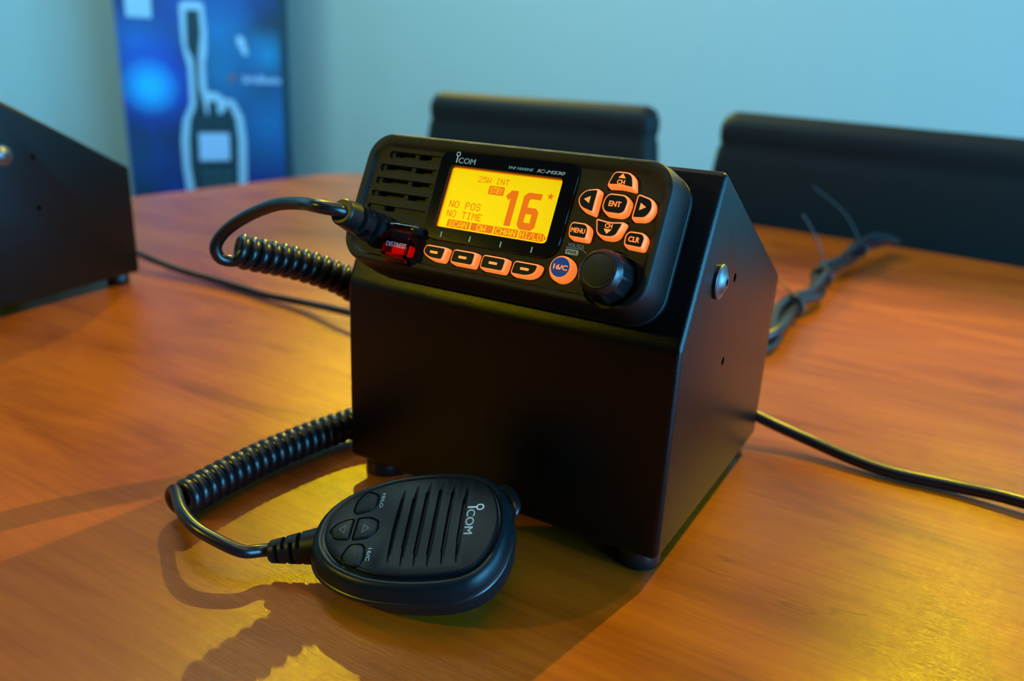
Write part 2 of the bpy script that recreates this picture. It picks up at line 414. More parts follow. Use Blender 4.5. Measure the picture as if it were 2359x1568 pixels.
cut = []
grv = [(-65.3, 22.6, 18.9), (-68.6, 16.1, 12.5), (-69.0, 9.6, 6.1), (-69.4, 3.0, 0.0), (-69.6, -3.6, -6.7)]
holes = [[(-62.5, -50.8), (-48.6, -41.5)], [(-65.8, -50.8), (-48.6, -39)], [(-66.0, -50.8), (-48.6, -38.5)], [(-66.3, -50.8), (-48.6, -38.5)], [(-60.2, -54.0)]]
for (ul, v1, v0), hs in zip(grv, holes):
    P = round_poly([(ul, v1), (-35.9, v1), (-35.9, v0), (ul + 0.6, v0)], [1.6, 0.3, 0.3, 2.2], 3)
    cut.append(slab(P, 21.3, 25))
    for a, c in hs:
        q = bmesh.new(); box(a, c, v1 - 2.3, v1 - 0.15, 17.5, 22, q); cut.append(q)
# key outlines: cap polygons in the face plane
capr = 1.2
keys = [
 ('soft_key', [(-27.3, -19.7), (-17.9, -19.7), (-18.4, -24.0), (-24.4, -24.0), (-27.8, -22.2)], [1.2, .8, 1, 2.5, 1.5]),
 ('soft_key', [(-12.3, -19.6), (-2.4, -19.6), (-2.6, -24.0), (-12.6, -24.0)], 1.0),
 ('soft_key', [(2.9, -19.7), (12.9, -19.7), (12.6, -24.0), (2.7, -24.0)], 1.0),
 ('soft_key', [(18.4, -19.8), (28.4, -19.8), (27.9, -22.4), (24.8, -24.0), (18.0, -24.0)], [1, 1, 1.5, 2.5, 1]),
 ('channel_up_key', [(51.7, 23.1), (57.3, 23.1), (58.8, 22.0), (59.8, 18.5), (55.2, 19.1), (50.5, 18.7)], [1.5, 1, 1.2, .5, 2, .5]),
 ('left_key', [(41.2, 14.0), (45.7, 14.9), (45.7, 6.6), (41.0, 7.8), (39.2, 10.8)], [1.5, .8, .6, 1.5, 2]),
 ('enter_key', [(51.9, 13.8), (58.1, 13.8), (59.6, 12.3), (59.2, 8.2), (57.8, 7.2), (52.0, 7.2), (50.5, 8.8), (50.7, 12.2)], 1.5),
 ('right_key', [(64.2, 14.8), (69.2, 13.6), (70.2, 10.4), (68.4, 7.0), (64.0, 6.6)], [.8, 1.5, 2, 1.5, .6]),
 ('channel_down_key', [(49.8, 2.7), (54.8, 2.0), (59.6, 2.7), (58.3, -1.6), (56.5, -2.5), (52.8, -2.5), (51.0, -1.6)], [.6, 2, .6, 1, 1.2, 1.2, 1]),
 ('menu_key', [(39.4, 0.1), (44.6, 0.1), (45.8, -1.0), (45.8, -4.8), (39.4, -4.6), (38.9, -1.0)], [1.2, 1, 1, .8, .8, 1]),
 ('clear_key', [(64.3, -0.3), (69.2, -0.3), (70.2, -1.4), (69.9, -4.9), (63.7, -4.6), (63.4, -1.6)], [1.2, 1, 1, .8, .8, 1]),
]
circ = lambda cx, cy, r, n=36: [(cx + r * math.cos(2 * math.pi * k / n), cy + r * math.sin(2 * math.pi * k / n)) for k in range(n)]
for nm, P, r in keys:
    rr = [q + 1.5 for q in r] if isinstance(r, list) else r + 1.5
    cut.append(slab(round_poly(offset_poly(P, 1.95), rr, 4), 21.2, 25))
cut.append(slab(circ(39.0, -18.7, 6.3), 21.2, 25))
cut.append(slab(circ(59.6, -19.2, 11.8, 48), 20.6, 25.5))
q = bmesh.new(); box(-29.5, 29.3, -10.5, 20.0, 19.5, 25.5, q); cut.append(q)
q = bmesh.new(); box(-48.4, -35.2, -27.6, -18.4, 20.5, 25.5, q); cut.append(q)
carve(house, cut); shade(house, 28)

for nm, P, r in keys:
    r1 = [q + 0.6 for q in r] if isinstance(r, list) else r + 0.6
    base = round_poly(offset_poly(P, 1.2), r1, 4); mid = round_poly(offset_poly(P, 1.05), r1, 4); up = round_poly(offset_poly(P, 0.85), r1, 4); tp = round_poly(offset_poly(P, 0.6), r1, 4)
    kb = link(nm, loft([z(base, 21.0), z(base, 23.2), z(mid, 25.0), z(up, 25.8), z(tp, 26.0)]), 'glow', rad, 50, label='orange backlit key with black cap')
    cp = slab(round_poly(offset_poly(P, 0.28), r, 4), 25.95, 26.12)
    link('key_cap', cp, 'keycap', kb, label='black key cap')
    L = None; T = 26.1
    def tri(pts): return slab(pts, T, T + 0.08)
    if nm == 'soft_key':
        cx = sum(p[0] for p in P[:2]) / 2 - (0.0); i = keys.index((nm, P, r))
        cx = [-22.8, -7.6, 7.9, 23.3][i]
        Q = [(cx - 2.05, -21.3), (cx + 2.05, -21.3), (cx + 2.05, -22.4), (cx - 2.05, -22.4)]
        L = slab(round_poly(Q, [.3, .3, 1.2 if i == 3 else .3, 1.2 if i == 0 else .3], 4), T, T + 0.08)
    elif nm == 'channel_up_key': L = merge(tri([(53.4, 21.3), (56.6, 21.3), (55.0, 23.2)]), text_bm('CH', 55.0, 18.75, 1.85, T, 0.08, 3.3, 'CENTER', bold=0.012))
    elif nm == 'channel_down_key': L = merge(tri([(53.0, 0.0), (56.4, 0.0), (54.7, -2.0)]), text_bm('CH', 54.8, 0.5, 1.75, T, 0.08, 3.2, 'CENTER', bold=0.012))
    elif nm == 'left_key': L = tri([(41.2, 10.9), (43.8, 12.4), (43.8, 9.4)])
    elif nm == 'right_key': L = tri([(68.0, 10.8), (65.5, 12.3), (65.5, 9.3)])
    elif nm == 'enter_key': L = text_bm('ENT', 54.95, 9.4, 2.2, T, 0.08, 5.2, 'CENTER', bold=0.012)
    elif nm == 'menu_key': L = text_bm('MENU', 42.35, -3.35, 2.0, T, 0.08, 6.2, 'CENTER', bold=0.01)
    elif nm == 'clear_key': L = text_bm('CLR', 66.6, -3.6, 2.1, T, 0.08, 4.6, 'CENTER', bold=0.012)
    if L: link('key_legend', L, 'legend', kb)
kb = link('channel_sixteen_key', loft([z(circ(39.0, -18.8, 5.5), 21), z(circ(39.0, -18.8, 5.5), 24.2), z(circ(38.95, -18.6, 5.1), 25.3), z(circ(38.9, -18.5, 4.5), 25.7)]), 'glow', rad, 50, label='round orange key with blue centre')
link('key_cap', slab(circ(38.7, -18.3, 4.15), 25.65, 25.85), 'bluecap', kb, label='blue round cap')
link('key_legend', text_bm('16/C', 38.9, -19.35, 2.0, 25.85, 0.08, 6.3, 'CENTER', bold=0.012), 'legend', kb)

# knob
kn = bmesh.new(); KC = Vector((59.5, -18.9, 0)); ns = 80; rgs = []
for hgt, rr, sc in ((21.0, 10.4, 0), (22.5, 10.7, 1), (31.2, 9.7, 1), (32.4, 9.35, .25), (33.0, 9.2, 0), (35.0, 8.2, 0), (35.8, 7.5, 0), (36.0, 6.9, 0), (35.6, 6.7, 0)):
    r_ = []
    for k in range(ns):
        a = 2 * math.pi * k / ns; f = (k % 8) / 8
        dip = (0.55 if 1 <= (k % 8) <= 6 else 0.0) * sc
        r_.append((KC.x + (rr - dip) * math.cos(a), KC.y + (rr - dip) * math.sin(a), hgt))
    rgs.append(r_)
link('volume_knob', loft(rgs), 'smooth', rad, 25, label='ribbed round volume knob')
link('knob_cap', lathe([(6.3, 35.0), (6.3, 35.85), (6.0, 36.0), (0.01, 36.0)], (59.5, -18.9, 0), (0, 0, 1), 48, cap=False), 'plastic', bpy.data.objects['volume_knob'], 30)

# display lens, glass and amber panel
lensP = round_poly([(-34.5, 25.3), (34.8, 25.6), (34.3, -15.3), (-33.2, -15.3)], [4.5, 4.5, 8, 6.5], 8)
hole = [(-28.6, 19.0), (28.4, 19.0), (28.4, -9.6), (-28.6, -9.6)]
hole = round_poly(hole, 0.9, 8)
# cover as a ring with an opening for the panel
lb = bmesh.new()
o1 = resample([(p[0], p[1], 0) for p in lensP], n=96, closed=True); i1 = resample([(p[0], p[1], 0) for p in hole], n=96, closed=True)
def startalign(P):
    k = min(range(len(P)), key=lambda i: abs(math.atan2(P[i].y - 5, P[i].x))); return P[k:] + P[:k]
def ori(P): return P if sum(P[i].x * P[(i + 1) % len(P)].y - P[(i + 1) % len(P)].x * P[i].y for i in range(len(P))) > 0 else P[::-1]
def radial(P, n=96):
    P = ori(P); out = []; c = Vector((0, 5, 0)); m = len(P)
    for k in range(n):
        a = 2 * math.pi * k / n; d = Vector((math.cos(a), math.sin(a), 0)); best = None
        for i in range(m):
            p = P[i] - c; e = P[(i + 1) % m] - P[i]; den = d.x * e.y - d.y * e.x
            if abs(den) < 1e-9: continue
            s1 = (p.x * e.y - p.y * e.x) / den; u1 = (p.x * d.y - p.y * d.x) / den
            if s1 > 0 and -1e-6 <= u1 <= 1 + 1e-6: best = s1 if best is None else max(best, s1)
        out.append(tuple(c + d * (best or 1)))
    return [(x, y) for x, y, _ in out]
oP = radial(o1, 160); iP = radial(i1, 160)
lr = [z(offset_poly(oP, 0.35), 21.4), z(offset_poly(oP, 0.35), 23.2), z(offset_poly(oP, 0.2), 23.55), z(oP, 23.7), z(iP, 23.7), z(iP, 21.05)]
link('display_cover', loft(lr, True, False), 'lens', rad, 30, label='gloss black display surround')
lc = bmesh.new(); box(-28.9, 28.7, -9.9, 19.3, 21.35, 21.6, lc); disp = link('display_edge', lc, 'lcdedge', rad, label='glowing orange display edge')
lc = slab(round_poly([(-27.9, 18.4), (27.6, 18.4), (27.6, -9.0), (-27.9, -9.0)], 0.5, 3), 21.6, 21.75); disp = link('display', lc, 'lcd', rad, label='amber lit screen')

F5 = {'0': "01110 10001 10001 10001 10001 10001 01110", '2': "01110 10001 00001 00110 01000 10000 11111", '5': "11111 10000 11110 00001 00001 10001 01110",
 'W': "10001 10001 10001 10101 10101 11011 10001", 'I': "01110 00100 00100 00100 00100 00100 01110", 'N': "10001 11001 11001 10101 10011 10011 10001",
 'T': "11111 00100 00100 00100 00100 00100 00100", 'S': "01110 10001 10000 01110 00001 10001 01110", 'B': "11110 10001 10001 11110 10001 10001 11110",
 'Y': "10001 10001 01010 00100 00100 00100 00100", 'O': "01110 10001 10001 10001 10001 10001 01110", 'P': "11110 10001 10001 11110 10000 10000 10000",
 'M': "10001 11011 10101 10101 10001 10001 10001", 'E': "11111 10000 10000 11110 10000 10000 11111", 'C': "01110 10001 10000 10000 10000 10001 01110",
 'A': "00100 01010 10001 10001 11111 10001 10001", 'D': "11110 10001 10001 10001 10001 10001 11110", 'H': "10001 10001 10001 11111 10001 10001 10001",
 'L': "10000 10000 10000 10000 10000 10000 11111", '/': "00001 00010 00010 00100 01000 01000 10000"}
def dots(s, x0, x1, y0, y1, cols=None):
    """dot-matrix letters filling the given box; returns solid cells"""
    n = cols or (len(s) * 6 - 1); cw = (x1 - x0) / n; ch = (y1 - y0) / 7; B = bmesh.new(); g = -0.015
    for i, c in enumerate(s):
        if c == ' ': continue
        for r_, row in enumerate(F5[c].split()):
            for k, v in enumerate(row):
                if v == '1':
                    a = x0 + (i * 6 + k) * cw; q = y1 - (r_ + 1) * ch
                    box(a - g, a + cw + g, q - g, q + ch + g, 21.75, 21.80, B)
    return B
link('display_text', dots('25W INT', -13.3, 2.4, 13.4, 16.1), 'lcdink', disp)
link('display_text', dots('NO POS', -24.9, -8.3, 0.4, 3.6), 'lcdink', disp)
link('display_text', dots('NO TIME', -24.9, -6.5, -4.0, -0.8), 'lcdink', disp)
st = slab(round_poly([(-6.8, 12.5), (1.1, 12.5), (1.1, 8.6), (-6.8, 8.6)], 0.6, 3), 21.75, 21.79)
sb = link('display_box', st, 'lcdink', disp)
def dots_up(s, x0, x1, y0, y1):
    B = dots(s, x0, x1, y0, y1); bmesh.ops.translate(B, vec=(0, 0, 0.045), verts=B.verts[:]); return B
link('display_text', dots_up('STBY', -6.0, 0.4, 9.2, 11.9), 'lcd', sb)
for a, c, s_ in ((-23.3, -11.4, 'SCAN'), (-10.7, 0.65, 'DW'), (1.4, 13.1, 'CHAN'), (13.9, 25.5, 'HI/LO')):
    k_ = bmesh.new(); box(a, c, -8.5, -5.1, 21.75, 21.79, k_); kk = link('display_box', k_, 'lcdink', disp)
    m_ = {'SCAN': (a + .8, c - 1.2), 'DW': (a + 3.2, c - 3.6), 'CHAN': (a + .7, c - 1.0), 'HI/LO': (a + .5, c - .9)}[s_]
    link('display_text', dots_up(s_, m_[0], m_[1], -8.15, -5.5), 'lcd', kk)
link('display_arrow', slab([(25.9, -8.3), (27.0, -6.9), (25.9, -5.5)], 21.75, 21.79), 'lcdink', disp)
one = [(5.0, 11.7), (8.3, 11.7), (8.3, -4.1), (5.2, -4.1), (5.2, 8.1), (4.3, 7.2), (2.6, 8.9)]
link('display_digit', slab(one, 21.75, 21.80), 'lcdink', disp)
six = bmesh.new()
oS = [(13.2, 11.7), (19.9, 11.7), (19.9, 9.0), (15.2, 9.0), (14.4, 8.2), (14.4, 5.2), (18.6, 5.2), (20.2, 3.6), (20.2, -3.0), (18.6, -4.7), (13.2, -4.7), (11.4, -2.9), (11.4, 9.9)]
iS = [(14.3, 2.3), (17.3, 2.3), (17.3, -1.5), (14.3, -1.5)]
for P in ([oS[0], oS[1], oS[2], oS[3], oS[4], (14.4, 5.2), (11.4, 5.2), oS[12]], [(11.4, 5.2), (18.6, 5.2), (20.2, 3.6), (20.2, 2.3), (11.4, 2.3)], [(11.4, 2.3), (14.3, 2.3), (14.3, -1.5), (11.4, -1.5)],
          [(17.3, 2.3), (20.2, 2.3), (20.2, -1.5), (17.3, -1.5)], [(11.4, -1.5), (20.2, -1.5), (20.2, -3.0), (18.6, -4.7), (13.2, -4.7), (11.4, -2.9)]):
    slab(P, 21.75, 21.80, six)
link('display_digit', six, 'lcdink', disp)
starP = [((1.75 if k % 2 == 0 else 0.72) * math.sin(math.pi * k / 5) + 23.8, (1.75 if k % 2 == 0 else 0.72) * math.cos(math.pi * k / 5) + 11.2) for k in range(10)]
link('display_star', slab(starP, 21.75, 21.80), 'lcdink', disp)

# printed marks on the face
T = 23.72
tk = bmesh.new()
for x in (-23.35, -8.15, 7.6, 22.8): slab(round_poly([(x - .3, -11.6), (x + .3, -11.6), (x + .3, -14.2), (x - .3, -14.2)], .25, 3), T, T + .05, tk)
link('key_ticks', tk, 'print', rad)
lg = bmesh.new()
ro, ri = 1.12, 0.72
A = ring_verts(lg, [(-26.0 + ro * math.cos(a * math.pi / 14), 24.35 + ro * math.sin(a * math.pi / 14), T + .05) for a in range(28)])
B_ = ring_verts(lg, [(-26.0 + ri * math.cos(a * math.pi / 14), 24.35 + ri * math.sin(a * math.pi / 14), T + .05) for a in range(28)])
bridge(lg, A, B_)
slab([(-26.3, 23.1), (-25.75, 23.1), (-25.75, 20.35), (-26.3, 20.35)], T, T + .05, lg)
merge(lg, text_bm('COM', -25.1, 20.35, 2.5, T, 0.05, 9.0, 'LEFT', bold=0.008))
link('maker_logo', lg, 'printw', rad)
link('face_lettering', text_bm('VHF MARINE', 1.2, 20.4, 1.25, T, 0.05, 12.3, 'LEFT', shear=0.25, bold=0.012), 'print', rad)
link('face_lettering', text_bm('IC-M330', 15.3, 20.35, 1.45, T, 0.05, 13.3, 'LEFT', shear=0.25, bold=0.016), 'printw', rad)
T = 22.62
link('face_lettering', text_bm('VOL/SQL', 37.9, -8.6, 1.45, T, 0.05, 7.6, 'LEFT', bold=0.006), 'print', rad)
ln = slab([(37.4, -9.0), (44.9, -9.0), (44.9, -9.2), (37.4, -9.2)], T, T + .05); slab([(44.8, -9.0), (47.0, -10.3), (46.85, -10.45), (44.75, -9.2)], T, T + .05, ln)
link('face_marks', ln, 'print', rad)
pw = slab(round_poly([(37.6, -9.7), (43.4, -9.7), (43.4, -11.9), (37.6, -11.9)], .5, 3), T, T + .04); pw = link('power_mark', pw, 'print', rad)
link('face_lettering', text_bm('PWR', 40.5, -11.5, 1.4, T + .04, 0.04, 4.3, 'CENTER', bold=0.006), 'keycap', pw)

# distress key with flip-up cover
dk = slab(round_poly([(-47.2, -20.4), (-37.8, -20.4), (-37.8, -25.2), (-47.2, -25.2)], 1.2, 4), 20.5, 23.8, bev=.4)
link('distress_key', dk, 'orange', rad, 40, label='orange distress key under the red flap')
hg = tube([(-49.0, -13.7, 26.2), (-46.8, -13.7, 26.2)], 1.9, 20); merge(hg, tube([(-36.6, -13.7, 26.2), (-33.6, -13.7, 26.2), (-32.8, -13.7, 26.2)], lambda s: 2.2 if s < .9 else 1.6, 20))
slab([(-49, -12.2), (-46.8, -12.2), (-46.8, -15.2), (-49, -15.2)], 22, 26.2, hg); slab([(-36.6, -12.2), (-33.2, -12.2), (-33.2, -15.2), (-36.6, -15.2)], 22, 26.2, hg)
link('cover_hinge', hg, 'smooth', rad, 40)
cv = tube([(-46.7, -13.7, 26.2), (-36.7, -13.7, 26.2)], 2.25, 24)
prof = [(-15.2, 27.8), (-16.6, 28.6), (-18.0, 29.2), (-26.3, 29.6), (-27.6, 29.0), (-30.2, 24.6), (-30.0, 22.8), (-28.6, 22.8), (-27.0, 27.2), (-26.0, 28.2), (-18.2, 27.8), (-16.2, 27.0), (-15.2, 26.6)]
A = ring_verts(cv, [(-48.2, y, q) for y, q in prof]); B_ = ring_verts(cv, [(-34.9, y, q) for y, q in prof]); bridge(cv, A, B_); cv.faces.new(A); cv.faces.new(B_)
for x0, x1 in ((-48.2, -47.2), (-35.9, -34.9)):
    Q = [(-18.0, 29.0), (-26.3, 29.4), (-27.6, 28.9), (-30.0, 24.4), (-29.8, 22.8), (-18.5, 23.6)]
    A = ring_verts(cv, [(x0, y, q) for y, q in Q]); B_ = ring_verts(cv, [(x1, y, q) for y, q in Q]); bridge(cv, A, B_); cv.faces.new(A); cv.faces.new(B_)
fc = link('distress_cover', cv, 'redclear', rad, 30, label='transparent red flap over the distress key')
link('cover_lettering', text_bm('DISTRESS', -41.2, -23.3, 2.1, 29.55, 0.05, 11.2, 'CENTER', bold=0.008), 'printw', fc)

# ------------------------------------------------------------------ hand microphone
U = Vector((0.90258154, 0.39963122, 0.16012949)); V = Vector((-0.43036674, 0.84741878, 0.31091137)); Nn = U.cross(V)
O2 = Vector((97.409, -62.002, 23.0))
mic = thing('hand_microphone', 'black hand microphone lying on the table in front of the cabinet', 'microphone', W(*O2))
mic.rotation_euler = Matrix((U, V, Nn)).transposed().to_euler()
def sym(P, n=14):
    """closed outline from upper half control points (u, halfwidth)"""
    H = [(u, h) for u, h in P]; full = H + [(u, -h) for u, h in reversed(H[1:-1])]
    C = catmull([(u, h + 0.4, 0) for u, h in full], 6, closed=True)
    return [(p.x, p.y) for p in resample(C, n=120, closed=True)]
pan = sym([(-44.5, 0), (-43.2, 7.2), (-38.3, 14), (-32, 19), (-19.5, 24.3), (-5, 26.4), (8, 26.2), (16.5, 25), (22.6, 21.6), (26.8, 15.6), (29.2, 8.6), (30.3, 0)])
shl = sym([(-51.5, 0), (-50.6, 8), (-46.3, 16.5), (-38, 23.6), (-25.2, 29.6), (-10, 32.6), (6, 33.2), (16.8, 31.2), (25.3, 26.6), (30.8, 19), (33.6, 9.6), (34.6, 0)])
botm = sym([(-46.5, 0), (-45.6, 7), (-41.5, 14.5), (-33, 21.6), (-22, 27.2), (-9, 30.4), (6, 31.2), (16, 29.6), (25, 25.4), (31, 18), (34.2, 9), (35.0, 0)])
mixp = lambda A, B, t: [(a[0] * (1 - t) + b[0] * t, a[1] * (1 - t) + b[1] * t) for a, b in zip(A, B)]
up = [z(shl, -8.2), z(mixp(shl, pan, .02), -7.2), z(mixp(shl, pan, .10), -5.2), z(mixp(shl, pan, .26), -3.2), z(mixp(shl, pan, .48), -1.8), z(mixp(shl, pan, .68), -1.2), z(mixp(shl, pan, .82), -1.6), z(mixp(shl, pan, .92), -1.9), z(pan, -1.9)]
link('front_shell', loft(up), 'micplastic', mic, 60)
link('seam', loft([z(offset_poly(shl, .5), -10.2), z(offset_poly(shl, 1.0), -9.8), z(offset_poly(shl, .95), -9.2), z(offset_poly(shl, .1), -8.3)]), 'smooth', mic, 60)
lo = [z(offset_poly(botm, -5), -22.6), z(offset_poly(botm, -2.2), -21.8), z(offset_poly(botm, -0.6), -19.6), z(botm, -16.5), z(mixp(botm, shl, .5), -12), z(offset_poly(shl, -.4), -9.2)]
link('rear_shell', loft(lo), 'micplastic', mic, 60)
M['micpanel'] = mat('satin_mic_panel', (0.003, 0.006, 0.008), 0.34, spec=0.12, bump=(4000, 0.12))
fp = link('front_panel', loft([z(offset_poly(pan, -.3), -2.0), z(offset_poly(pan, -.35), -0.5), z(offset_poly(pan, -.7), -.12), z(offset_poly(pan, -1.3), 0.0)]), 'micpanel', mic)
cut = []
slots = [(-13.2, 19.5, -19.3), (-7.5, 22.0, -21.2), (-2.1, 23.2, -21.4), (3.4, 23.5, -21.4), (9.0, 23.1, -20.8), (14.9, 22.5, -20.3)]
hol = [(-13.8, 6.4, -4.0), (-8.4, 14.8, -12.5), (-3.0, 17.8, -15.0), (2.6, 19.1, -16.0), (8.3, 17.8, -14.8), (14.0, 13.6, -10.2)]
for (u, a, c) in slots:
    q = bmesh.new(); cc = (a + c) / 2; hl = (a - c) / 2; rg = []
    for s_ in range(17):
        v = -1 + 2 * s_ / 16; y = cc + hl * v; wv = 0.3 + 0.8 * math.sqrt(max(0, 1 - v * v * 0.98)); bow = 0.9 * (1 - v * v)
        d = 0.15 + 1.0 * (1 - v ** 4); x = u + 0.2 - bow * 0.5
        rg.append([(x - wv, y, 0.6), (x - wv, y, -0.1), (x - wv * .2, y, -d), (x + wv * .8, y, -d * .8), (x + wv, y, -0.1), (x + wv, y, 0.6)])
    cut.append(loft(rg, bm=q))
for (u, a, c) in hol:
    cut.append(slab(round_poly([(u - .45, a), (u + .55, a), (u + .55, c), (u - .45, c)], .45, 3), -1.9, 0.5))
mk = [
 ('microphone_key', [(-29.6, 19.6), (-24.6, 17.4), (-24.0, 14.5), (-24.4, 10.9), (-27.3, 8.2), (-32.6, 7.0), (-33.6, 9.0), (-33.2, 14.6)], 2.0),
 ('microphone_key', [(-41.6, -1.8), (-39.2, 1.8), (-35.5, 3.6), (-32.5, 4.0), (-32.5, -6.7), (-36, -6.6), (-39.2, -5.8)], 1.6),
 ('microphone_key', [(-30.6, 4.4), (-25.7, 4.8), (-21.6, 2.7), (-20.9, -0.5), (-21.6, -3.6), (-24.6, -6.2), (-30.6, -7.0)], 1.6),
 ('microphone_key', [(-31.0, -9.6), (-26.0, -9.4), (-24.0, -11.8), (-23.6, -17.4), (-25.4, -20.8), (-31.2, -19.0), (-33.2, -15.6)], 2.0)]
for nm, P, r in mk: cut.append(slab(round_poly(offset_poly(P, .55), r, 4), -1.2, .6))
carve(fp, cut); shade(fp, 40)
gb = slab(offset_poly(pan, -4), -1.97, -1.93); link('grille_backing', gb, 'void', mic)
for i, (nm, P, r) in enumerate(mk):
    Q = round_poly(P, r, 4)
    k_ = link(nm, loft([z(Q, -1.5), z(Q, -.05), z(offset_poly(Q, -.35), .3), z(offset_poly(Q, -.9), .42)]), 'mickey', mic, 50)
    if i in (1, 2):
        cx, d = (-36.2, -1) if i == 1 else (-26.2, 1)
        e = bmesh.new(); tp_ = [(cx + d * 1.6, -1.4), (cx - d * 1.2, 1.0), (cx - d * 1.2, -3.8)]; ti = offset_poly(tp_, -.35)
        A = ring_verts(e, z(tp_, .46)); B_ = ring_verts(e, z(ti, .46)); bridge(e, A, B_); link('key_arrow', e, 'smooth', k_)
R90 = -math.pi / 2
link('key_lettering', text_bm('HI/LO', -22.9, 18.2, 1.5, 0.02, .05, 8.0, 'LEFT', rot=R90, bold=.004), 'printw', fp)
link('key_lettering', text_bm('16/C', -22.6, -11.6, 1.6, 0.02, .05, 6.4, 'LEFT', rot=R90, bold=.004), 'printw', fp)
lg = bmesh.new(); ro, ri = 1.75, 1.1
A = ring_verts(lg, [(21.6 + ro * math.cos(a * math.pi / 16), 8.3 + ro * math.sin(a * math.pi / 16), .07) for a in range(32)])
B_ = ring_verts(lg, [(21.6 + ri * math.cos(a * math.pi / 16), 8.3 + ri * math.sin(a * math.pi / 16), .07) for a in range(32)])
bridge(lg, A, B_); slab([(16.3, 8.8), (19.8, 8.8), (19.8, 7.95), (16.3, 7.95)], .02, .07, lg)
merge(lg, text_bm('COM', 16.3, 7.2, 3.5, .02, .05, 13.2, 'LEFT', rot=R90, bold=.008))
link('maker_logo', lg, 'printw', mic)
# push-to-talk bar on the upper right flank, belt-clip stud underneath
pt = catmull([(24.0, 29.8, -11.5), (29.5, 26.6, -11.5), (33.0, 20.5, -11.5), (34.6, 13.0, -11.5)], 5)
link('talk_button', tube(resample(pt, n=16), lambda s: 2.6 * (1 - (2 * s - 1) ** 4) + .5, 14), 'smooth', mic, 60)
ph = W(*O2)
# the stud stands on the table: vertical height below its centre
cs = O2 + U * 14 + V * 2 - Nn * 21.5
hs = (cs.z + 10) / Nn.z
link('belt_stud', lathe([(9.5, -21.0 - hs + 0.4), (9.5, -20.5 - hs + 3), (5, -20.5 - hs + 4), (5, -20)], (14, 2, 0), (0, 0, 1), 28), 'rubber', mic, 40)

# ------------------------------------------------------------------ coiled cord
cord = thing('coiled_microphone_cord', 'black coiled cord looping from the radio face to the hand microphone', 'cord', W(0, 0, 0))
def F(u, v, t):
    s_ = Vector((0, 0.43433, 0.90075)); n_ = Vector((0, -0.90075, 0.43433))
    return Vector((88.15 + u, 0, H1)) + s_ * (39.07 + v) + n_ * t
tip = F(-58.5, -16, 50); nrm = Vector((0, -0.90075, 0.43433))
upper = [F(-58.5, -16, 44), tip + nrm * 1.0, Vector((21.0, -41.0, 143.0)), Vector((4.0, -33.0, 141.2)), Vector((-17.0, -28.0, 137.5)), Vector((-36, -26.5, 130.6)), Vector((-50, -27.5, 122.8)), Vector((-57.0, -29.5, 116.0)), Vector((-59.0, -31.0, 110)), Vector((-57.5, -29.0, 104))]
coilc = [(-56.5, -20.5, 108.5), (-53.0, -12.0, 105.3), (-49.0, -1.0, 101.8), (-43.5, 10.5, 97.5), (-35.5, 23.0, 91.5), (-27.5, 34.0, 84.0), (-20.0, 46.0, 70), (-17, 56, 50), (-17, 60, 28), (-19, 52, 9), (-23.0, 36, 2.2), (-28.5, 18.0, 0.6), (-32.3, -2.0, 0.4), (-35.1, -31.1, 0.2), (-34.5, -60.6, .2), (-31.8, -86.0, .2)]
CC = resample(catmull(coilc, 10), step=0.32)
FR = frames(CC); Rc = 6.6; pitch = 5.75; hx = []
# transport frame but fix phase so that the first turn starts at the bottom
for i, (p, (t, a, b)) in enumerate(zip(CC, FR)):
    ph_ = 2 * math.pi * (i * 0.32) / pitch
    upv = Vector((0, 0, 1)); upv = (upv - t * upv.dot(t)).normalized() if abs(t.z) < .98 else a
    hx.append((p, t, ph_))
n_ = FR[0][1]; t0 = FR[0][0]
down = Vector((0, 0, -1)); down = (down - t0 * down.dot(t0)).normalized()
# phase offset
cph = math.atan2(down.dot(FR[0][2]), down.dot(FR[0][1]))
H = []
sgn = -1
for (p, t, ph_), (tt, a, b) in zip(hx, FR):
    an = cph + sgn * ph_
    H.append(p + (a * math.cos(an) + b * math.sin(an)) * Rc)
# end the helix at the top of its last turn, where the plain cord leaves towards +x
k_ = max(range(len(H) - 22, len(H)), key=lambda i: H[i].z)
H = H[:k_ + 1]
lower = [Vector((-21, -92.5, 7.5)), Vector((-11.0, -97.5, 7.4)), Vector((1.5, -101.0, 6.6)), Vector((13.8, -100.3, 4.5)), Vector((25.8, -96.9, 1.6))]
mrel0 = O2 + U * -72 + V * -2.6 - Nn * 11.2; mrel1 = O2 + U * -49 + V * 0.2 - Nn * 11.6
lower += [mrel0 + Vector((-3, -.4, 0)), mrel0 * .5 + mrel1 * .5]
path = resample(catmull(upper, 10), step=1.3) + resample(H, step=1.15)[3:-1] + resample(catmull(lower, 10), step=1.3)
